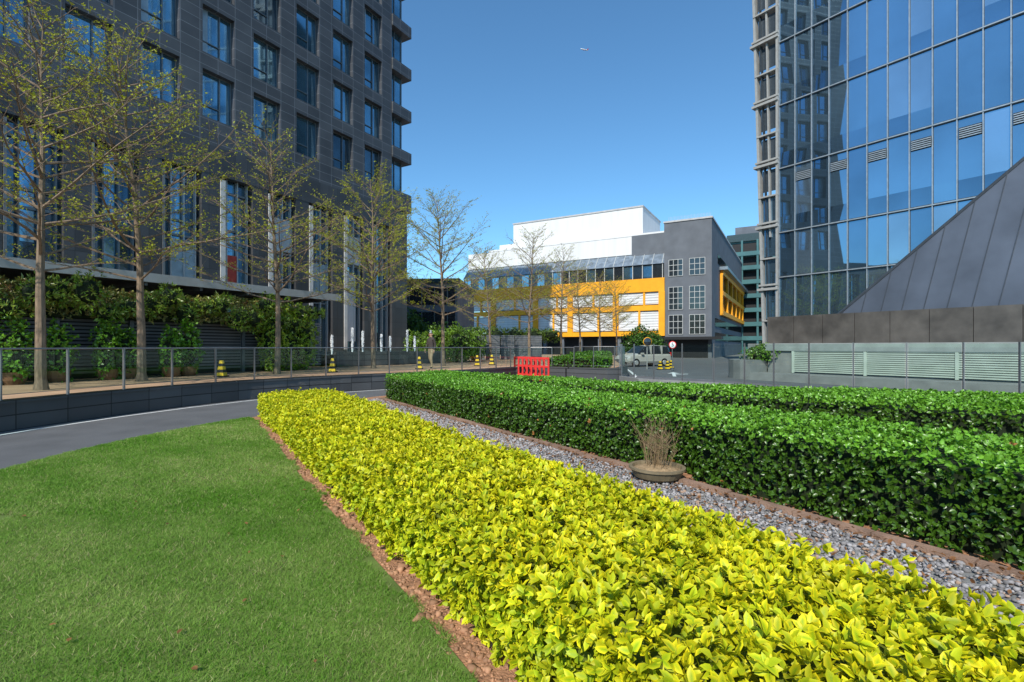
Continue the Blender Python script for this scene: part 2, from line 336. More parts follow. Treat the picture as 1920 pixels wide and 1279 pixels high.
def blades(n,x0,x1,y0,y1,h,w,cut=None):
    P=np.c_[rng.uniform(x0,x1,n),rng.uniform(y0,y1,n)]
    nn=P[:,0]*.8403+P[:,1]*.5421
    k=(nn<1.12+.045*np.sin(P[:,1]*5)+.03*np.sin(P[:,1]*17)+.015*np.sin(P[:,1]*41))&(P[:,0]>np.interp(P[:,1],EY,EX)+.02*np.sin(P[:,1]*23)); 
    k&=np.abs(P[:,0])<P[:,1]*1.12+.3
    P=P[k];n=len(P)
    a=rng.uniform(0,6.28,n); hh=h*rng.uniform(.6,1.3,n); ww=w*rng.uniform(.7,1.3,n)
    dx=np.cos(a)*ww;dy=np.sin(a)*ww; z=np.full(n,.034)
    le=rng.normal(0,.8,(n,2))*hh[:,None]
    V=np.stack([np.c_[P[:,0]-dx,P[:,1]-dy,z],np.c_[P[:,0]+dx,P[:,1]+dy,z],np.c_[P[:,0]+le[:,0],P[:,1]+le[:,1],z+hh]],1).reshape(-1,3)
    big=bump2(P[:,0]*.55+3,P[:,1]*.8+1)
    patch=1.2*big+.5*bump2(P[:,0]*3.1,P[:,1]*2.7)+.4*bump2(P[:,0]*8,P[:,1]*7)+rng.normal(0,.3,n)
    t=np.clip(.45+.42*patch,0,1)[:,None]
    col=np.array([[.115,.27,.020]])*(1-t)+np.array([[.28,.41,.085]])*t
    straw=(rng.random(n)<.04+.28*np.clip(t[:,0]-.3,0,1)**1.5)[:,None]; col=np.where(straw,np.array([[.50,.44,.22]]),col)
    col*=rng.uniform(.75,1.25,n)[:,None]
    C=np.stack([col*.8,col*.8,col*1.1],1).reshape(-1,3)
    return V,np.arange(n*3).reshape(-1,3),C
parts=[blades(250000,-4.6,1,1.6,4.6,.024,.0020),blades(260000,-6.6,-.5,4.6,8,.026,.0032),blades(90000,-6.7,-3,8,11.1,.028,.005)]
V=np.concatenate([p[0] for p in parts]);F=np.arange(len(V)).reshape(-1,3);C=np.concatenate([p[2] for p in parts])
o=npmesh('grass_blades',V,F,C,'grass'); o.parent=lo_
n=60; P=np.c_[rng.uniform(-5,0,n),rng.uniform(2,8,n),np.full(n,.06)]; P=P[(P[:,0]*.84+P[:,1]*.54)<1.0]
V,F,C=leafgeo(P,np.tile([[0,0,1.]],(len(P),1)),1,.04,.25,1.2,1.7,(.40,.2,.07),(.25,.12,.05)); o=npmesh('fallen_leaves',V,F,C,'leafT'); o.parent=lo_
# gravel
gr=G('gravel_path'); gr.prism('bed','concrete',[nt(2.6,-6),nt(4.68,-6),nt(4.68,14.6),nt(2.6,14.6)],.0,.028); gro=gr.build()
n=32000; tt=rng.uniform(0,1,n)**1.3*16.6-2.0; nn_=rng.uniform(2.62,4.66,n)
base=np.array([[.31,.295,.295]])*rng.uniform(.45,1.35,n)[:,None]; br=(rng.random(n)<.15)[:,None]; base=np.where(br,np.array([[.36,.25,.18]]),base)
pebbles('pebbles',np.c_[nn_*.8403-tt*.5421,nn_*.5421+tt*.8403,.03+rng.uniform(0,.02,n)],rng.uniform(.009,.022,n)*(1+.4*(tt>6)),base,gro)
n=1900; tt=rng.uniform(-2,14,n); nn_=4.7-rng.exponential(.45,n); P=np.c_[nn_*.8403-tt*.5421,nn_*.5421+tt*.8403,np.full(n,.065)]
k=nn_>2.7; V,F,C=leafgeo(P[k],np.tile([[0,0,1.]],(k.sum(),1))+rng.normal(0,.3,(k.sum(),3)),1,.045,.25,1.2,1.7,(.34,.15,.05),(.2,.09,.04)); 
o=npmesh('fallen_leaves',V,F,C,'leafT'); o.parent=gro
g=G('brick_edging',rot=HR)
t=-6
while t<14.5:
    l=random.uniform(.55,.7); j=random.uniform(-.012,.012); g.box('bricks','brick',-(t+l),-t-.012,4.69+j,4.78+j,.0,.075+random.uniform(-.012,.012)); t+=l
g.build()

# ---------------------------------------------------------------- hedges
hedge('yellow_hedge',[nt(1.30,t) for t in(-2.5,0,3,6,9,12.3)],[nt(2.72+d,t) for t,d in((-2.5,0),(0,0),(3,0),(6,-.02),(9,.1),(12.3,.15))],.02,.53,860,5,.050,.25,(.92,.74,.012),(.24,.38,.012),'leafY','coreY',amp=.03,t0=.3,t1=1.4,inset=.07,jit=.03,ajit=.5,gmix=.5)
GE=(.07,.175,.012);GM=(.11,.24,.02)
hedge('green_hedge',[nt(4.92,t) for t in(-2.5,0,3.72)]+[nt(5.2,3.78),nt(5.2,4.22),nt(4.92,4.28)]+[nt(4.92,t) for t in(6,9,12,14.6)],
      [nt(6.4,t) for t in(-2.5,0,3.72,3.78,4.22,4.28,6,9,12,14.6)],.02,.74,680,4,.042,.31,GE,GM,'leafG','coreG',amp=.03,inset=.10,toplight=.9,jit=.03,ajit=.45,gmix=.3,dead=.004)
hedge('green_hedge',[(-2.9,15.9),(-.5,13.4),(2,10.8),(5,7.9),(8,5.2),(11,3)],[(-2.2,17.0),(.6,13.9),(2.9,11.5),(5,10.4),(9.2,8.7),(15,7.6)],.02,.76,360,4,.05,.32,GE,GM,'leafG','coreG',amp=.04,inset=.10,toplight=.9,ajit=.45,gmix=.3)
pc=nt(4.62,4.0)
g=G('dry_plant_pot',(pc[0],pc[1],.03)); g.lathe('bowl','pot',[(.18,0),(.27,.05),(.31,.13),(.325,.135),(.325,.16),(.285,.16),(.27,.11)],n=28)
g.lathe('soil','potsoil',[(.28,.12),(.15,.16),(.001,.175)],n=28)
for i in range(75):
    a=random.uniform(0,6.28);r=random.uniform(0,.16);x,y=r*math.cos(a),r*math.sin(a); p=Vector((x,y,.14)); d=Vector((x*1.6+random.uniform(-.2,.2),y*1.6+random.uniform(-.2,.2),1)).normalized()
    L_=random.uniform(.25,.68); q=p+d*L_*.5; d2=(d+Vector((random.uniform(-.45,.45),random.uniform(-.45,.45),0))).normalized(); e=q+d2*L_*.5
    g.tube('stems','twig',p,q,.003,.0022,4,False); g.tube('stems','twig',q,e,.0022,.001,4,False)
    for j in range(3):
        s_=p.lerp(e,random.uniform(.4,.95)); g.tube('stems','twig',s_,s_+Vector((random.uniform(-.12,.12),random.uniform(-.12,.12),random.uniform(.04,.12))),.0015,.001,3,False)
g.build()

# ---------------------------------------------------------------- trees
def tree_mesh(seed,H,leafn,spread=.36,leafp=.9):
    R=random.Random(seed); g=G('t'); tw=[]
    def path(p,d,L,n,r0,r1,jit,up,sides,mt='bark'):
        pts=[p]; 
        for i in range(n):
            d=(d+Vector((R.uniform(-jit,jit),R.uniform(-jit,jit),R.uniform(-jit,jit)+up))).normalized(); q=p+d*(L/n)
            ra=r0+(r1-r0)*i/n; rb=r0+(r1-r0)*(i+1)/n; g.tube('w',mt,p,q,ra,rb,sides,False); p=q; pts.append(q)
        return pts,d
    tr,_=path(Vector((0,0,-.05)),Vector((0,0,1)),H*.97,12,.0125*H,.0015*H,.04,.05,9)
    g.tube('w','bark',(0,0,-.05),(0,0,.25),.018*H,.012*H,9,False)
    def at(pts,t):
        f=t*(len(pts)-1); i=min(int(f),len(pts)-2); return pts[i].lerp(pts[i+1],f-i)
    z=.31
    az=R.uniform(0,6.28)
    while z<.97:
        k=R.choice((2,3,3)); tz=(z-.31)/.69
        for j in range(k):
            az+=2.4+R.uniform(-.6,.6); el=math.radians(10+36*tz+R.uniform(-8,12)); L=H*spread*(1.06-tz)**.75*R.uniform(.6,1.12)+.3
            if z<.36: L*=.8
            d=Vector((math.cos(az)*math.cos(el),math.sin(az)*math.cos(el),math.sin(el)))
            pts,_=path(at(tr,z/.97 if z<.97 else 1),d,L,7,.0034*H*(L/3)**.6,.005,.11,.035,5)
            ns=int(4+L*2.7)
            for i in range(ns):
                t=.22+.78*(i+R.random())/ns; b=at(pts,min(t,.99)); hd=Vector((d.x,d.y,.3)); side=Vector((-d.y,d.x,0))*(1 if i%2 else -1)
                d2=(hd*.9+side*R.uniform(.5,1.1)+Vector((0,0,R.uniform(-.1,.3)))).normalized(); L2=L*.33*(1.15-t*.6)*R.uniform(.6,1.25)
                p2,_=path(b,d2,L2,3,.0075,.0035,.16,.05,4)
                for q in range(int(2+L2*5.5)):
                    t3=.2+.8*R.random(); b3=at(p2,t3); d3=(d2+Vector((R.uniform(-.8,.8),R.uniform(-.8,.8),R.uniform(-.05,.45)))).normalized(); L3=R.uniform(.15,.45)
                    e=b3+d3*L3; g.tube('w','bark',b3,e,.0036,.0018,3,False); tw.append((b3,e))
                tw.append((p2[-2],p2[-1]))
        z+=.041
    me0=g.build(); me=me0.data; me.name='tree_wood'; bpy.data.objects.remove(me0)
    P=[]
    for a,b in tw:
        for i in range(leafn): 
            if R.random()<leafp: P.append(a.lerp(b,R.uniform(.3,1.08)))
    P=np.array([tuple(p) for p in P])+rng.normal(0,.02,(len(P),3)); A=rng.normal(0,.5,P.shape)+np.array([[0,0,1.]])
    tone=(1+.3*bump2(P[:,0]*1.5,P[:,1]*1.5+P[:,2]*2))[:,None]
    V,F,C=leafgeo(P,A,3,.056,.28,.6,1.5,np.array([[.46,.50,.03]])*tone,np.array([[.34,.30,.03]])*tone,cv=.35,simple=True)
    lo=npmesh('tl',V,F,C,'leafT'); lm=lo.data; bpy.data.objects.remove(lo); print('tree',len(me.polygons),len(lm.polygons))
    return me,lm
TV=[tree_mesh(3,9.6,2,.46,.55),tree_mesh(11,10.2,2,.46,.85),tree_mesh(23,9.4,2,.44,.5),tree_mesh(5,9.5,3,.47,.85)]
trees=[(-11.3,11.9,.98,0,0),(-11.2,15.0,.98,1,40),(-9.0,19,.96,2,10),(-6.7,24,.94,3,200),(-3.75,27,.88,1,80),(-1.55,36,.85,0,10),(1.2,33.5,.93,2,150),(4,40,.93,2,60),(6.2,45,.84,0,100),(8.6,48.5,.85,2,20),(11.4,54,.8,1,300),(-15.5,9.5,1.02,1,100)]
for x,y,s,v,r in trees:
    e=bpy.data.objects.new('terminalia_tree',None); COL.objects.link(e); e.location=(x,y,TZ-.02); e.rotation_euler=(0,0,math.radians(r)); e.scale=(s,s,s)
    for nme,me in(('trunk_and_branches',TV[v][0]),('foliage',TV[v][1])):
        o=bpy.data.objects.new(nme,me); COL.objects.link(o); o.parent=e

# ---------------------------------------------------------------- dark tower (left)
T=G('dark_office_tower',(-8.9,42.3,0),math.radians(60.3))
XE=-28.0; ZT=13.0; ZTOP=57.
T.box('core','black',XE+.3,-.9,1.0,24,.1,ZTOP-.5)
piers=[]; xs=[(-(4.85+3*k),-(3.04+3*k)) for k in range(8)]
edges=[-1.9]+[e for x0,x1 in xs for e in(x1,x0)]+[XE]
for i in range(0,len(edges),2):
    if i+1<len(edges): T.box('walls','stone',edges[i+1],edges[i],0,.7,ZT,ZTOP)
T.box('walls','stone',XE,XE+.6,.7,24,0,ZTOP)
rows=[17.17+3.6*j for j in range(11)]
def win(g,x0,x1,z0,z1,y,fr='frame',style=0):
    gm=random.choice(['wglass','wglass','wglass2','wglass'])
    yy=y
    xm=x0+(x1-x0)*.62
    a,b,c,d=[random.uniform(-.010,.010) for _ in range(4)]
    g.add('windows',gm,[(x0,yy+a,z0),(x1,yy+b,z0),(x1,yy+c,z1),(x0,yy+d,z1)],[(0,1,2),(0,2,3)])
    if random.random()<.45:
        w=random.uniform(.2,.6); g.poly('windows','blind',[(x0,yy-.014,z0),(x0+w,yy-.014,z0),(x0+w,yy-.014,z1),(x0,yy-.014,z1)])
    f=.05
    g.box('window_frames',fr,x0,x0+f,yy-.09,yy-.02,z0,z1);g.box('window_frames',fr,x1-f,x1,yy-.09,yy-.02,z0,z1)
    g.box('window_frames',fr,x0+f,x1-f,yy-.09,yy-.02,z0,z0+f);g.box('window_frames',fr,x0+f,x1-f,yy-.09,yy-.02,z1-f,z1)
    g.box('window_frames',fr,xm-.03,xm+.03,yy-.085,yy-.02,z0+f,z1-f)
    g.box('window_frames',fr,x0+f,xm-.03,yy-.08,yy-.02,z0+.75,z0+.8)
for j,zt in enumerate(rows):
    zb=zt-2.66
    lo_z=ZT if j==0 else rows[j-1]
    for x0,x1 in xs:
        T.box('walls','stone',x0,x1,.004,.7,lo_z,zb); win(T,x0,x1,zb,zt,.42)
    T.box('walls','stone',-1.9,.35,-.12,6,lo_z,zb)
    T.poly('windows','wglass',[(-1.9,.5,zb),(-.3,.5,zb),(-.3,.5,zt),(-1.9,.5,zt)])
    T.box('window_frames','frame',-.36,-.28,.42,.5,zb,zt);T.box('window_frames','frame',-1.2,-1.14,.42,.5,zb,zt)
    T.poly('windows','wglass',[(-.3,.5,zb),(-.3,6,zb),(-.3,6,zt),(-.3,.5,zt)])
for x0,x1 in xs: T.box('walls','stone',x0,x1,.004,.7,rows[-1],ZTOP)
# podium
PX=-36
T.box('podium_walls','stone2',-1.9,-.1,-.02,6,0,ZT)
T.box('podium_walls','stone2',PX,-1.9,-.03,.5,11.4,ZT)
T.box('podium_walls','stone2',PX,XE,.5,20,11.4,ZT)
x=-1.9; i=0
while x>PX+1:
    xa=x-3.0
    T.poly('podium_glass','wglass2',[(xa,.55,0),(x,.55,0),(x,.55,11.4),(xa,.55,11.4)])
    T.poly('podium_glass','wglass',[(xa+1.6,.54,5+1.2*(i%3)),(xa+2.15,.54,5+1.2*(i%3)),(xa+2.15,.54,11.3),(xa+1.6,.54,11.3)])
    T.box('podium_walls','stone2',xa,xa+1.0,-.01,.54,0,11.4)
    if i in(1,2,3,4): T.box('pilasters','lightstone',xa+1.02,xa+1.30,-.06,.5,1.4 if i<2 else 4.4,11.2)
    else: T.box('pilasters','frame',xa+1.02,xa+1.12,-.06,.5,1.4,11.2)
    for q in(1.55,2.2,2.8): T.box('mullions','alu' if i<6 else 'frame',xa+q,xa+q+.06,.3,.53,0,11.4)
    for zz in(4.6,7.6,8.4,10.6): T.box('mullions','frame',xa+1.0,x,.42,.53,zz,zz+.12)
    if i in(1,3): T.box('podium_panels','offwhite',xa+1.62,x-.02,.35,.5,7.8,10.5-.6*(i%2))
    if i==1: T.box('podium_panels','offwhite',xa+1.4,x-.6,.3,.5,2.0,7.0)
    if i==4: T.box('podium_panels','redpanel',xa+1.62,xa+2.2,.36,.5,4.8,7.0)
    if i in (2,5): T.box('podium_panels','blind',xa+1.62,xa+2.8,.37,.5,4.9,7.4)
    x=xa;i+=1
T.box('core','black',PX,-2,1.2,20,0,11.3)
T.box('canopy','alu',-46,-13.9,-7.7,-7.5,4.02,4.36)
T.box('canopy','frame',-46,-13.9,-7.5,-.08,4.1,4.3)
for xx in range(-42,-13,5): T.box('canopy','frame',xx,xx+.25,-6.9,-6.65,.5,4.1)
for xx in range(-45,-14,2): T.box('canopy','frame',xx,xx+.1,-7.5,-.1,3.9,4.1)
T.build()

def mp(m,x):
    return (-8.9+.495*x+.869*(m+28.67), 42.3+.869*x-.495*(m+28.67))
g=G('louvre_screen',(-8.9,42.3,0),math.radians(60.3))
yo=-(28.67-19.9); SE=-17.2
for xx in np.arange(-38,SE,2.0):
    g.box('posts','frame',xx,xx+.12,yo,yo+.15,TZ-.03,2.75)
    for z in np.arange(TZ+.15,2.7,.12): g.box('slats','louvre_g',xx+.14,xx+1.96,yo+.02,yo+.09,z,z+.075)
g.box('backing','black',-38,SE,yo+.12,yo+.6,TZ-.03,2.9)
g.box('planter','louvre_g',-38,SE,yo-.1,yo+.9,2.72,3.0)
g.build()
GW=(.17,.28,.03)
hedge('climbing_vines',[mp(-19.3,x) for x in(-38,-32,-27,-22,SE)],[mp(-20.8,x) for x in(-38,-32,-27,-22,SE)],2.5,3.35,75,5,.12,.17,GW,(.26,.20,.06),'leafG','coreG',amp=.3,inset=.4,t0=.4,t1=1.8,gmix=.7,dead=.05)
ells=[]
for xx in(-28.2,-27.3,-26.3,-25.1,-24.6,-23.3,-22.7): 
    p=mp(-18.7+random.uniform(-.2,.2),xx); h=random.uniform(.65,1.05); ells.append((p[0],p[1],TZ+h,.36,.36,h))
blob('potted_shrubs',ells,110,5,.10,.28,(.10,.24,.015),(.14,.28,.02),ground=TZ)
g=G('planter_pot')
for (x,y,z,a,b,c) in ells: g.lathe('pots','warm',[(.2,0),(.26,.12),(.3,.34),(.26,.34),(.01,.3)],(x,y,TZ-.02),14)
g.build()
ells=[]
for xx in(-19.2,-18.4,-17.7): p=mp(-19.1,xx); ells+= [(p[0],p[1],TZ+1.3,.5,.5,1.5)]
blob('climbing_shrub',ells,90,5,.12,.22,(.20,.32,.02),(.28,.27,.04),ground=TZ)
ells=[]
for xx in np.arange(-37,-17,.6): p=mp(-19.0+random.uniform(-.2,.3),xx); ells.append((p[0],p[1],2.85+random.uniform(-.35,.45),.45,.35,random.uniform(.2,.6)))
blob('hanging_vines',ells,55,5,.14,.13,(.16,.29,.02),(.30,.20,.07),ground=1.5)

# fountain
g=G('fountain')
F0=Vector((-8.9,25.2)); F1=Vector((-4.6,31.2)); dd=(F1-F0).normalized(); nn=Vector((dd.y,-dd.x))
def fp(a,b): q=F0+dd*a+nn*b; return (q.x,q.y)
g.prism('basin_wall','wallstone',[fp(0,0),fp(8,0),fp(8,-.3),fp(0,-.3)],TZ-.03,1.32)
g.prism('basin_wall','wallstone',[fp(0,-3.2),fp(8,-3.2),fp(8,-3.5),fp(0,-3.5)],TZ-.03,1.32)
g.prism('water_surface','pool',[fp(0,-.31),fp(8,-.31),fp(8,-3.19),fp(0,-3.19)],1.15,1.2)
for i in range(8):
    c=fp(.4+i*.98,-.6 if i%2 else -1.0); H=random.uniform(1.0,1.5)
    for j in range(5):
        g.tube('jets','water',(c[0],c[1],1.2),(c[0]+random.uniform(-.05,.05),c[1]+random.uniform(-.05,.05),1.2+H*random.uniform(.5,.95)),.035,.006,5)
    for j in range(420):
        z=random.random()**.8; r=.02+.16*(z*(1.25-z))*random.random(); a=random.uniform(0,6.28); x,y,zz=c[0]+r*math.cos(a),c[1]+r*math.sin(a),1.2+H*z; s=random.uniform(.005,.016)
        g.add('jets','water',[(x-s,y,zz),(x+s,y,zz),(x,y+s,zz-s*2),(x,y,zz+s*3)],[(0,1,3),(1,2,3),(2,0,3),(0,2,1)])
g.build()
ells=[]
for p in[(-3.6,33),(-4.4,34.5),(-2.9,35),(-5.4,35),(-7,37)]: ells.append((p[0],p[1],TZ+1.1,1.1,1.0,1.2+random.uniform(-.2,.4)))
blob('shrub_mass',ells,45,5,.14,.26,(.14,.25,.02),(.08,.15,.015),ground=TZ)
ells=[(13.0,50,1.9,1.6,1.4,1.7),(14.8,52.5,1.7,1.4,1.3,1.4)]
blob('round_bush',ells,40,5,.16,.3,(.05,.13,.012),(.08,.15,.02),ground=.3)
hedge('box_hedge',[(1.9,26.3),(4.7,24.3)],[(3.4,31),(5.8,29)],TZ-.02,1.0,80,4,.08,.3,(.09,.21,.015),(.12,.24,.02),'leafG','coreG',amp=.08)
hedge('box_hedge',[(3.6,32),(5.0,38),(7.0,46)],[(6.2,31.5),(7.4,38),(9.2,46.5)],TZ-.02,1.05,45,4,.11,.3,(.08,.19,.013),(.12,.23,.02),'leafG','coreG',amp=.08,inset=.1)
g=G('louvre_screen'); 
for i in range(5):
    x=-3.2+i*1.15;y=38+i*.9
    g.box('panels','louvre_g',x,x+1.1,y,y+.1,TZ,2.5)
    for z in np.arange(.8,2.5,.15): g.box('slats','frame',x,x+1.1,y-.04,y,z,z+.06)
g.build()
ells=[(-3+i*1.6,40+i*.9,2.6,1.0,.6,.6) for i in range(5)]
blob('climbing_vines',ells,40,5,.14,.24,(.1,.18,.02),(.13,.15,.03),ground=1.6)

# ---------------------------------------------------------------- fences
def fence(name,pts,z0,z1,sp,rail=True):
    g=G(name); P=[Vector((*p,0)) for p in pts]; seg=[(P[i+1]-P[i]).length for i in range(len(P)-1)]; tot=sum(seg); n=max(1,round(tot/sp)); out=[]
    for i in range(n+1):
        d=tot*i/n; k=0
        while k<len(seg)-1 and d>seg[k]: d-=seg[k];k+=1
        out.append(P[k].lerp(P[k+1],min(1,d/seg[k])))
    for i,p in enumerate(out):
        t=(out[min(i+1,n)]-out[max(i-1,0)]).normalized(); q=Vector((-t.y,t.x,0))
        c=[p+t*a+q*b for a,b in((-.012,-.03),(.012,-.03),(.012,.03),(-.012,.03))]
        g.prism('posts','ssteel',[(v.x,v.y) for v in c],z0,z1)
        if i<n:
            a,b=p+t*.04,out[i+1]-t*.04
            g.poly('glass_panels','glass',[(a.x,a.y,z0+.1),(b.x,b.y,z0+.1),(b.x,b.y,z1-.04),(a.x,a.y,z1-.04)])
            if rail: g.tube('top_rail','ssteel',(p.x,p.y,z1),(out[i+1].x,out[i+1].y,z1),.018,.018,8)
            g.tube('clamp','ssteel',(a.x,a.y,z0+.1),(b.x,b.y,z0+.1),.008,.008,4)
    g.build()
fl=offs(Wl[1:17],.16)
fence('glass_fence',fl,TZ,1.56,1.25)
fence('glass_fence',offs(Wl[16:],.16)[:5],TZ,1.6,1.15)
RF=[(5.0,22.6),(5.4,20.8),(6.4,19.7),(7.4,18.9),(8.2,17.8),(8.8,16.2),(9.4,14.9),(10.3,13.8),(11.4,13.2),(13,12.8),(15,12.7),(18,13)]
fence('glass_fence',RF,.25,1.72,1.25,False)
g=G('fence_kerb'); strip(g,'kerb','concrete',offs(RF,-.12),offs(RF,.12),-.01,.26); g.build()

# ---------------------------------------------------------------- right complex
g=G('plaza_podium',rot=HR)
g.box('lower_wall','concrete',-13.8,16,24,27.9,0,1.38)
g.box('coping','coping',-13.9,16,23.9,27.88,1.4,1.76)
for z in np.arange(.42,1.36,.085):
    g.box('louvres','louvre',-12.6,16,23.93,23.99,z,z+.055)
for xx in np.arange(-12.6,16,3.0): g.box('louvre_frames','louvre',xx,xx+.1,23.9,23.995,.36,1.39)
g.box('upper_wall_back','black',-16.1,20,28.0,28.4,1.7,3.25)
g.box('lower_wall','concrete',-16.1,-13.9,26,28.4,0,1.76)
xx=-16.1
while xx<18: g.box('stone_panels','bronze',xx+.012,xx+1.5-.012,27.9,28.0,1.77,3.3); xx+=1.5
g.box('base_planter','concrete',-13.9,16,22.6,23.9,0,.34)
vs=[(math.cos(a),math.sin(a)) for a in np.linspace(math.pi/2,3*math.pi/2,13)]
g.prism('rounded_end','concrete',[(-13.9+2.1*c,24.7+2.1*s) for c,s in vs],0,.95)
g.build()
p0=nt(24.7,14.2)
blob('planter_shrubs',[(p0[0]-.4,p0[1]-.3,1.15,.9,.9,.5),(p0[0]+.5,p0[1]+.9,1.2,.9,.8,.5),(p0[0]+1.5,p0[1]-1.2,1.0,.7,.7,.4)],70,5,.10,.28,(.1,.2,.02),(.15,.24,.03),ground=.9)
g=G('zinc_clad_roof',rot=HR)
def wz(x): return 3.3+.93*(x+12.6)
def wy(z): return 28.5+.16*(z-3.3)
xe=9.
g.add('cladding','zinc',[(-12.6,wy(3.3),3.26),(xe,wy(3.3),3.26),(xe,wy(wz(xe)),wz(xe)),(-12.6,wy(3.3)+1.6,3.26),(xe,wy(3.3)+2.6,3.26),(xe,wy(wz(xe))+1.6,wz(xe))],
   [(0,1,2),(3,5,4),(0,2,5,3),(1,4,5,2)])
xx=-12.4
while xx<xe:
    k=.16
    zt=3.3+.93*(xx+12.6)/(1-.93*k)
    xt=xx+k*(zt-3.3)
    if xt>xe: zt=3.3+(xe-xx)/k; xt=xe
    if zt>3.5:
        a=Vector((xx,wy(3.3)-.02,3.3)); b=Vector((xt,wy(zt)-.02,zt-.02)); g.tube('seams','zincs',a,b,.02,.02,4)
    xx+=.85
g.tube('ridge_cap','zincs',(-12.6,wy(3.3),3.3),(xe,wy(wz(xe)),wz(xe)),.07,.07,6)
g.build()
# glass tower
g=G('glass_office_tower',(17.8,33,0),math.radians(-54))
zl=[0,2.,6.2,9.16]+[13.4+4.2*i for i in range(9)]; PW=1.0; NX=32
for i in range(NX):
    x0,x1=i*PW,(i+1)*PW
    for j in range(len(zl)-1):
        zs=[zl[j],zl[j]+1.05,zl[j+1]] if zl[j+1]-zl[j]>3.5 else [zl[j],zl[j+1]]
        for q in range(len(zs)-1):
            gm=random.choice(['tg1','tg1','tg1','tg2','tg3']) if q or len(zs)==2 else random.choice(['tg2','tg2','tg1'])
            a,b,c,d=[random.uniform(-.005,.005) for _ in range(4)]
            zm=(zs[q]+zs[q+1])/2; e=random.uniform(-.006,.006)
            g.add('glass_panes',gm,[(x0,a,zs[q]),(x1,b,zs[q]),(x1,c,zs[q+1]),(x0,d,zs[q+1]),((x0+x1)/2,e,zm)],[(0,1,4),(1,2,4),(2,3,4),(3,0,4)])
    g.box('mullions','mull_l' ,x0-.022,x0+.022,-.10,-.012,0,zl[-1])
    g.box('mullions','mull' ,x0-.04,x0+.04,-.014,.02,0,zl[-1])
g._p('glass_panes')['sm']=True
for z in zl[1:]:
    g.box('transoms','mull',0,NX*PW,-.05,-.008,z-.08,z+.08); g.box('transoms','mull_l',0,NX*PW,-.125,-.101,z-.03,z+.03)
for i in range(1,NX,2):
    x0=i*PW
    for q in range(5): g.box('vents','mull_l',x0+.08,x0+PW-.06,-.07,-.020,12.35+q*.11,12.40+q*.11)
    g.box('vents','black',x0+.06,x0+PW-.05,-.019,-.010,12.3,12.9)
g.box('body','black',.05,NX*PW,.1,20,0,zl[-1])
g.box('roof','mull',0,NX*PW,0,20,zl[-1],zl[-1]+.6)
def ox(z): return -.95-.03*z
H=zl[-1]
def beam(x_a,z_a,x_b,z_b,w,y0,y1,mt='steel',part='edge_frame'):
    g.add(part,mt,[(x_a-w,y0,z_a),(x_a+w,y0,z_a),(x_a+w,y1,z_a),(x_a-w,y1,z_a),(x_b-w,y0,z_b),(x_b+w,y0,z_b),(x_b+w,y1,z_b),(x_b-w,y1,z_b)],
      [(0,3,2,1),(4,5,6,7),(0,1,5,4),(1,2,6,5),(2,3,7,6),(3,0,4,7)])
beam(ox(0),0,ox(H),H,.08,-.12,.3); beam(-.12,0,-.12,H,.07,-.15,.3); beam(ox(9)/2,9,ox(H)/2-.1,H,.05,-.05,.2)
beam(ox(0)+.35,0,ox(H)+.35,H,.03,-.02,.2,'mull')
z=1.2;i=0
while z<H:
    xo=ox(z); big=i%2==0
    g.box('edge_frame','steel',xo-.28 if big else xo-.05,-.03,-.26 if big else -.16,.5,z,z+(.16 if big else .1))
    if big: g.box('edge_frame','steel',xo-.2,-.03,-.2,.4,z+.3,z+.42)
    g.box('edge_louvres','mull',xo+.12,-.22,.15,.2,z+.45,z+1.9) if z>10 else g.poly('edge_glass','tg1',[(xo+.1,.1,z+.2),(-.2,.1,z+.2),(-.2,.1,z+2.1),(xo+.1,.1,z+2.1)])
    z+=2.1;i+=1
g.build()

# ---------------------------------------------------------------- orange framed building
g=G('orange_framed_building',(28.2,70,0),math.radians(-29.7))
g.box('walls','bgrey',-6.6,0,0,58,0,19.8)  # grey paint that also stands in for the neighbour's shadow
g.box('walls','offwhite',-38.5,-6.6,2.2,50,11.9,18.9)
g.box('walls','offwhite',-38.5,-6.62,2.2,50,3,11.9)
g.box('roof_parapet','offwhite',-6.7,.12,-.12,58.1,19.8,20.05)
g.box('roof_parapet','white',-38.6,-6.72,2.1,50,18.9,19.2)
g.box('penthouse','white',-34,-10.6,3.2,14.8,19.2,23.6)
g.box('penthouse','offwhite',-34.1,-10.5,3.1,14.9,23.6,23.85)
g.box('penthouse','white',-38,-34.02,5,12,19.2,20.6)
g.box('walls','white',-43,-12,2.0,2.2,16.0,18.8)
g.box('walls','bgrey',-12,-6.6,1.9,2.2,14.9,18.9)  # neighbour's cast shadow put in as a grey panel on the white wall
for i in range(30): g.box('railing','muntin',-6.0+.2*i,-5.97+.2*i,.3,.33,20.05,20.7)
g.box('ribbon_glazing','carg',-43,-6.65,.6,2.2,11.8,14.0)
for i in range(25): g.box('ribbon_mullions','muntin',-43+1.5*i,-42.9+1.5*i,.5,.6,11.8,14.0)
for i in range(12): g.poly('ribbon_glazing','wglass',[(-42.8+3*i,.57,11.9),(-41.5+3*i,.57,11.9),(-41.5+3*i,.57,13.8),(-42.8+3*i,.57,13.8)])
g.poly('skylight','skyl',[(-43,.4,14.02),(-6.62,.4,14.02),(-6.62,2.15,16.0),(-43,2.15,16.0)])
g.poly('skylight','skyl',[(-6.61,.4,14.02),(-6.61,2.15,16.0),(-6.61,2.15,14.02)])
for i in range(25): 
    x=-43+1.5*i; g.tube('skylight','muntin',(x,.37,14.02),(x,2.1,16.02),.05,.05,4)
xsO=[-43.2,-36.2,-27.8,-21.5,-13.9,-6.9]
g.box('orange_frame','orange',-43.6,-6.5,-.3,.5,9.8,11.8)
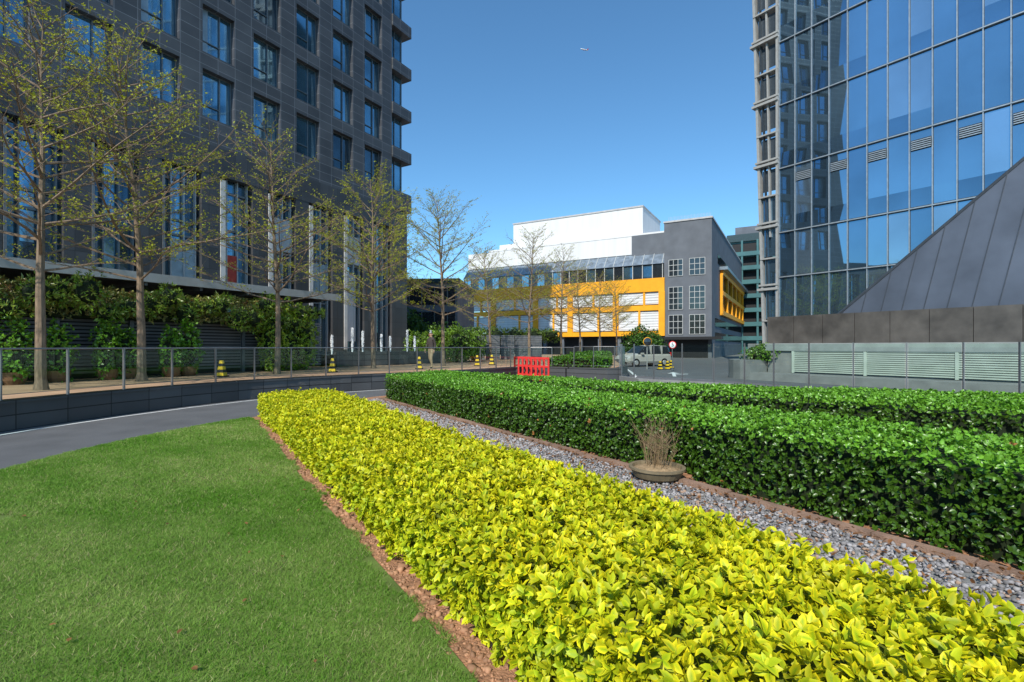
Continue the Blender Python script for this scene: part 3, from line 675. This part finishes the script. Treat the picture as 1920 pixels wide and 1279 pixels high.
for zz,h in((7.0,.8),(3.2,.7)): g.box('orange_frame','orange',-43.6,-6.5,-.25,.4,zz,zz+h)
for x in xsO: g.box('orange_frame','orange',x-.45,x+.45,-.31,.38,3.2,9.8)
for i in range(5):
    a,b=xsO[i]+.45,xsO[i+1]-.45
    for j,(z0,z1) in enumerate(((7.8,9.8),(3.9,7.0))):
        m_=a+(b-a)*(.5 if (i+j)%2 else .62)
        g.box('louvre_panels','white',a,m_,-.02,.35,z0+.15,z1-.1)
        g.box('louvre_panels','white',m_+.3,b,.0,.35,z0+.15,z1-.1)
        g.box('orange_frame','orange',m_,m_+.3,-.2,.36,z0,z1)
        for z in np.arange(z0+.3,z1-.1,.4): g.box('louvre_panels','offwhite',a,b,-.05,-.03,z,z+.05)
g.box('base','black',-43,-6.62,1.5,30,0,3.2)
for i in range(12): g.box('base_columns','bgrey',-42.5+3.2*i,-42+3.2*i,.2,.7,0,3.2)
def grid(x0,x1,z0,z1,nx,nz,y=-.01):
    g.box('windows','carg',x0,x1,y-.02,y+.0,z0,z1)
    for i in range(nx+1): x=x0+(x1-x0)*i/nx; g.box('window_muntins','muntin',x-.035,x+.035,y-.1,y-.025,z0,z1)
    for i in range(nz+1): z=z0+(z1-z0)*i/nz; g.box('window_muntins','muntin',x0,x1,y-.09,y-.03,z-.035,z+.035)
for z0,z1,nz in((11.9,14.3,3),(7.0,10.3,4),(3.4,6.2,3)):
    for x0,x1 in((-5.9,-3.95),(-3.0,-.9)): grid(x0,x1,z0,z1,3,nz)
g.box('canopy','black',-8,1.5,-2,-.02,2.6,3.0)
g.box('base','black',-5.8,-.5,-.06,-.02,0,2.6)
g.box('side_windows','carg',.01,.05,6,56,14.2,15.6)
g.box('side_windows','carg',.01,.06,9,57,7.2,12.8)
for zz in(12.8,9.6,6.5): g.box('side_orange','orange',.07,.5,8.5,57.5,zz,zz+.7)
for q in range(8): g.box('side_orange','orange',.08,.46,8.5+7*q-.35,8.5+7*q+.35,6.5,12.8)
for z in(2.5,4.6): g.box('side_windows','carg',.01,.06,3,56,z,z+1.2)
g.box('side_windows','skyl',.02,1.2,8,57,13.5,14.0)
g.build()
g=G('teal_building',(49.2,112,0),math.radians(-29.7))
g.box('walls','teal',0,14,0,16,0,25)
g.box('roof','tealD',-.6,14.5,-.6,16,25,26.6); g.box('roof','bgrey',1,13,1,15,26.6,28.5)
for i in range(7):
    g.box('balconies','teal',-.8,9,-1.6,-.02,3+i*3.1,3.9+i*3.1); g.box('openings','black',.5,8.5,-.05,-.01,3.9+i*3.1,6.0+i*3.1)
for x in(-.7,2.4,5.5,8.6): g.box('columns','teal',x,x+.4,-1.5,-1.1,0,25)
g.build()
g=G('low_glass_building',(-18,62,0),math.radians(-4))
g.box('walls','bgrey',0,11.3,0,14,0,9.5); g.box('roof','tealD',-.3,11.6,-.3,14,9.5,10)
for i in range(3):
    g.box('windows','carg',.4,11,-.06,-.01,.8+i*3.0,2.9+i*3.0)
    for q in range(7): g.box('mullions','frame',.4+1.6*q,.5+1.6*q,-.12,-.07,.8+i*3.0,2.9+i*3.0)
g.build()
blob('distant_trees',[(-9,56,2.2,3,2,2.0),(-12.5,58,3,3,2,2.6)],16,5,.28,.3,(.08,.16,.015),(.1,.15,.02),ground=.2)

# ---------------------------------------------------------------- street furniture
def cone(x,y,z,s=1.,r=0):
    g=G('striped_delineator',(x,y,z),r); g.box('base','cone_b',-.17*s,.17*s,-.17*s,.17*s,0,.05*s)
    b=.125*s;h=.52*s;n=5
    for i in range(n):
        z0=.05*s+h*i/n;z1=.05*s+h*(i+1)/n;a=b*(1-.62*i/n);c=b*(1-.62*(i+1)/n); mt='cone_y' if i%2==0 else 'cone_b'
        vs=[(-a,-a,z0),(a,-a,z0),(a,a,z0),(-a,a,z0),(-c,-c,z1),(c,-c,z1),(c,c,z1),(-c,c,z1)]
        g.add('body',mt,vs,[(0,1,5,4),(1,2,6,5),(2,3,7,6),(3,0,4,7),(4,5,6,7)])
    g.build()
for x,y in((-9.95,17.0),(-7.2,19.9),(-4.3,23.0),(-1.9,27.0),(-1.15,28.4)): cone(x,y,TZ-.02,1.0,random.uniform(-.2,.2))
for x,y in((10.3,34.5),(10.9,34.8),(11.7,36.5)): cone(x,y,0,1.05,.2)
for i in range(6):
    g=G('red_barrier',(.42+.2*i,25.1-.38*i,0),math.radians(72))
    g.box('feet','red',-.09,.09,-.3,.3,0,.07)
    for yy in(-.3,.3): g.box('uprights','red',-.035,.035,yy-.04,yy+.04,.07,1.0)
    for yy in(-.1,.1): g.box('uprights','red',-.025,.025,yy-.025,yy+.025,.07,1.0)
    g.box('rails','red',-.045,.045,-.34,.34,1.0,1.1); g.box('rails','red',-.04,.04,-.33,.33,.62,.70); g.box('rails','red',-.04,.04,-.33,.33,.2,.28)
    g.build()
def sign(name,x,y,z,rr,txt=None,base=0):
    g=G(name,(x,y,0)); g.tube('pole','ssteel',(0,0.03,base),(0,.03,z+rr*.6),.03,.03,8)
    g.tube('plate','signr',(0,-.02,z),(0,0.0,z),rr,rr,28); g.tube('plate','signw',(0,-.026,z),(0,-.021,z),rr*.8,rr*.8,28)
    e=g.build()
    if txt:
        c=bpy.data.curves.new('t','FONT'); c.body=txt; c.size=rr*1.5; c.align_x='CENTER'; c.align_y='CENTER'; c.extrude=.003
        to=bpy.data.objects.new('t',c); COL.objects.link(to); dg=bpy.context.evaluated_depsgraph_get(); me=bpy.data.meshes.new_from_object(to.evaluated_get(dg)); bpy.data.objects.remove(to)
        me.materials.clear(); me.materials.append(M['cone_b']); o=bpy.data.objects.new('numeral',me); COL.objects.link(o); o.parent=e; o.location=(0,-.031,z); o.rotation_euler=(math.pi/2,0,0)
sign('speed_limit_sign',10.35,32,1.72,.24,'5')
g=G('convex_mirror',(9.55,35,0)); g.tube('pole','steel',(0,.08,0),(0,.08,2.1),.035,.035,8)
g.lathe('mirror','orange',[(.28,0),(.31,.03),(.28,.06)],n=24); g.lathe('mirror','carg',[(.27,.06),(.2,.09),(.001,.12)],n=24)
g.p['mirror']['v']=[(x,-z,y+1.95) for x,y,z in g.p['mirror']['v']]; g.build()

# car
g=G('parked_car',(10.7,40.5,0),math.radians(205))
st=[(-2.3,.55,.85,.90,.72,.60),(-2.15,.32,.98,1.45,.84,.62),(-1.9,.30,1.0,1.66,.87,.66),(-.6,.28,1.0,1.72,.89,.70),(.4,.28,.99,1.66,.89,.68),(1.15,.28,.97,1.06,.89,.80),(1.95,.32,.88,.92,.86,.74),(2.25,.40,.72,.76,.74,.66),(2.32,.45,.6,.62,.66,.6)]
vs=[]
for x,zb,zm,zt,w,wt in st:
    half=[(0,zb),(w*.9,zb),(w,zb+.15),(w,zm-.12),(w*.96,zm),(wt,zt-.04),(wt*.8,zt),(0,zt+.03)]
    ring=[(x,y,z) for y,z in half]+[(x,-y,z) for y,z in half[-2:0:-1]]
    vs+=ring
K=14
gf=[];pf=[]
for i in range(len(st)-1):
    for j in range(K):
        f=(i*K+j,i*K+(j+1)%K,(i+1)*K+(j+1)%K,(i+1)*K+j)
        side=j in(4,9); cab=st[i][3]-st[i][2]>.4 and st[i+1][3]-st[i+1][2]>.4
        wind=(i in(4,) and j in(4,5,6,7,8,9))
        (gf if (side and cab) or wind else pf).append(f)
pf+=[tuple(range(K))[::-1],tuple(range((len(st)-1)*K,len(st)*K))]
g.add('body','carp',vs,pf); g.add('glazing','carg',vs,gf)
for s in(-1,1):
    for x in(-1.2,-.1): g.box('pillars','carp',x-.04,x+.04,s*.80-.09,s*.80+.09,.99,1.64)
for x in(-1.45,1.4):
    for s in(-1,1):
        g.tube('wheels','cone_b',(x,s*.70,.33),(x,s*.91,.33),.33,.33,20); g.tube('hubs','alu',(x,s*.90,.33),(x,s*.925,.33),.2,.18,12)
for s in(-1,1):
    g.box('lamps','lamp',2.1,2.27,s*.62-.14,s*.62+.14,.62,.78); g.box('lamps','signr',-2.28,-2.1,s*.68-.1,s*.68+.1,.85,1.15); g.box('mirrors','carp',.75,.95,s*.95-.1,s*.95+.1,.98,1.12)
g.box('grille','cone_b',2.25,2.335,-.45,.45,.42,.56); g.box('bumper','cone_b',-2.35,-2.25,-.7,.7,.36,.5)
g.build()

# airplane
g=G('airplane',(436,3000,1798),math.radians(25))
g.lathe('fuselage','signw',[(.01,-25),(1.5,-23.8),(2.9,-20),(3,12),(2,21),(.3,27)],n=12)
g.p['fuselage']['v']=[(z,y,x) for x,y,z in g.p['fuselage']['v']]
for s in(-1,1):
    g.add('wings','signw',[(-6,s*1.5,-.6),(4,s*1.5,-.6),(10,s*25,1),(7,s*25,1),(-6,s*1.5,0),(4,s*1.5,0),(10,s*25,1.4),(7,s*25,1.4)],[(0,1,2,3),(4,7,6,5),(0,4,5,1),(1,5,6,2),(2,6,7,3),(3,7,4,0)])
    g.add('tailplane','signw',[(20,s*.5,.8),(25,s*.5,.8),(27,s*9,1.2),(25,s*9,1.2)],[(0,1,2,3)])
    g.tube('engines','signr',(-3,s*8.5,-2.4),(2.5,s*8.5,-2.4),1.6,1.3,10)
g.add('fin','signr',[(17,-.2,2),(25,-.2,2),(28,-.2,11),(25,-.2,11),(17,.2,2),(25,.2,2),(28,.2,11),(25,.2,11)],[(0,1,2,3),(4,7,6,5),(0,4,5,1),(1,5,6,2),(2,6,7,3),(3,7,4,0)])
apo=g.build(); apo.rotation_euler=(math.radians(28),0,math.radians(20))

# ---------------------------------------------------------------- person
def skinned(name,verts,edges,radii,root=0,sub=2):
    me=bpy.data.meshes.new(name); me.from_pydata(verts,edges,[]); ob=bpy.data.objects.new(name,me); COL.objects.link(ob)
    md=ob.modifiers.new('s','SKIN'); md.use_smooth_shade=True; sk=me.skin_vertices[0].data
    for i,r in enumerate(radii): sk[i].radius=(r,r) if np.isscalar(r) else r
    for s in sk: s.use_root=False
    sk[root].use_root=True
    m2=ob.modifiers.new('b','SUBSURF'); m2.levels=sub
    dg=bpy.context.evaluated_depsgraph_get(); out=bpy.data.meshes.new_from_object(ob.evaluated_get(dg)); bpy.data.objects.remove(ob)
    return out
def person(loc,rot):
    root=bpy.data.objects.new('pedestrian',None); COL.objects.link(root)
    v=[(0,0,.95),(0,0,1.1),(.01,0,1.27),(0,0,1.42),(0,.0,1.5),(.015,0,1.56),(.02,0,1.64),(.015,0,1.70),
       (.0,.09,.9),(.1,.10,.5),(.02,.10,.09),(.16,.11,.03),
       (0,-.09,.9),(-.02,-.10,.48),(-.2,-.10,.13),(-.1,-.11,.03),
       (0,.17,1.40),(-.06,.22,1.13),(.03,.23,.89),
       (0,-.17,1.40),(.03,-.22,1.13),(.16,-.21,.92)]
    e=[(0,1),(1,2),(2,3),(3,4),(4,5),(5,6),(6,7),(0,8),(8,9),(9,10),(10,11),(0,12),(12,13),(13,14),(14,15),(3,16),(16,17),(17,18),(3,19),(19,20),(20,21)]
    r=[(.14,.17),(.125,.16),(.13,.18),(.10,.14),.06,.085,.105,.075,.095,.065,.045,.04,.095,.065,.045,.04,.07,.05,.034,.07,.05,.034]
    me=skinned('body',v,e,r); 
    for k in('jacket','trousers','skin','hair','cone_b'): me.materials.append(M[k])
    for p in me.polygons:
        c=p.center; z=c.z
        if z>1.5: p.material_index=3 if (z>1.66 or c.x<-.0 ) else 2
        elif z>.93 or (z>.86 and abs(c.y)>.17): p.material_index=0
        elif z<.085: p.material_index=4
        else: p.material_index=1
    o=bpy.data.objects.new('body',me); COL.objects.link(o); o.parent=root
    g=G('face')
    for s in(-1,1):
        g.tube('face','hair',(.112,s*.035,1.635),(.122,s*.035,1.635),.01,.008,8); g.tube('face','skin',(.02,s*.10,1.62),(.02,s*.118,1.62),.03,.024,8)
    g.tube('face','skin',(.11,0,1.63),(.14,0,1.60),.01,.018,6); g.box('face','redpanel',.108,.116,-.025,.025,1.563,1.572)
    fo=g.build(); fo.parent=root
    for (hx,hy,hz,s) in((.035,.232,.86,1),(.18,-.21,.89,-1)):
        hv=[(hx,hy,hz+.03),(hx+.005,hy,hz-.03),(hx+.005,hy,hz-.06)];he=[(0,1),(1,2)];hr=[(.024,.028),(.018,.04),(.014,.036)]
        for i,(fx,fl) in enumerate(((-.03,.065),(-.01,.078),(.012,.072),(.032,.055))):
            b=len(hv); hv+=[(hx+fx,hy,hz-.07),(hx+fx+.004,hy-s*.006,hz-.07-fl*.5),(hx+fx+.006,hy-s*.022,hz-.07-fl)]; he+=[(2,b),(b,b+1),(b+1,b+2)]; hr+=[.009,.0085,.007]
        b=len(hv); hv+=[(hx+.035,hy-s*.01,hz-.02),(hx+.055,hy-s*.02,hz-.05),(hx+.058,hy-s*.026,hz-.075)]; he+=[(1,b),(b,b+1),(b+1,b+2)]; hr+=[.012,.010,.008]
        hm=skinned('hand',hv,he,hr,sub=1); hm.materials.append(M['skin']); ho=bpy.data.objects.new('hand',hm); COL.objects.link(ho); ho.parent=root
    root.location=loc; root.rotation_euler=(0,0,rot)
person((-3.85,23.6,TZ-.02),math.radians(235))

# ---------------------------------------------------------------- light, world, camera
el=math.radians(42); az_=(-.36,-.933)
S_=Vector((az_[0]*math.cos(el),az_[1]*math.cos(el),math.sin(el)))
sd=bpy.data.lights.new('sun','SUN'); sd.energy=5.0; sd.angle=math.radians(.5); sd.color=(1,.95,.85)
so=bpy.data.objects.new('sun',sd); COL.objects.link(so); so.rotation_euler=S_.to_track_quat('Z','Y').to_euler(); so.location=(-20,-20,40)
w=bpy.data.worlds.new('World'); scn.world=w; w.use_nodes=True; N=w.node_tree.nodes; bg=N['Background']
sky=N.new('ShaderNodeTexSky'); sky.sky_type='NISHITA'; sky.sun_disc=False; sky.sun_elevation=el; sky.sun_rotation=math.atan2(S_.x,S_.y)%(2*math.pi)
sky.air_density=1.0; sky.dust_density=.3; sky.ozone_density=2.0
vm=N.new('ShaderNodeVectorMath'); vm.operation='MULTIPLY'; vm.inputs[1].default_value=(.68,1.08,1.25)
w.node_tree.links.new(sky.outputs[0],vm.inputs[0]); w.node_tree.links.new(vm.outputs[0],bg.inputs[0]); bg.inputs[1].default_value=.15
cd=bpy.data.cameras.new('camera'); cd.sensor_width=36; cd.lens=17.44; cd.shift_y=.0055; cd.clip_end=20000; cd.clip_start=.05
co=bpy.data.objects.new('camera',cd); COL.objects.link(co); co.location=(0,0,1.6); co.rotation_euler=(math.pi/2,0,0); scn.camera=co
scn.view_settings.view_transform='Standard'; scn.view_settings.look='None'; scn.view_settings.exposure=0
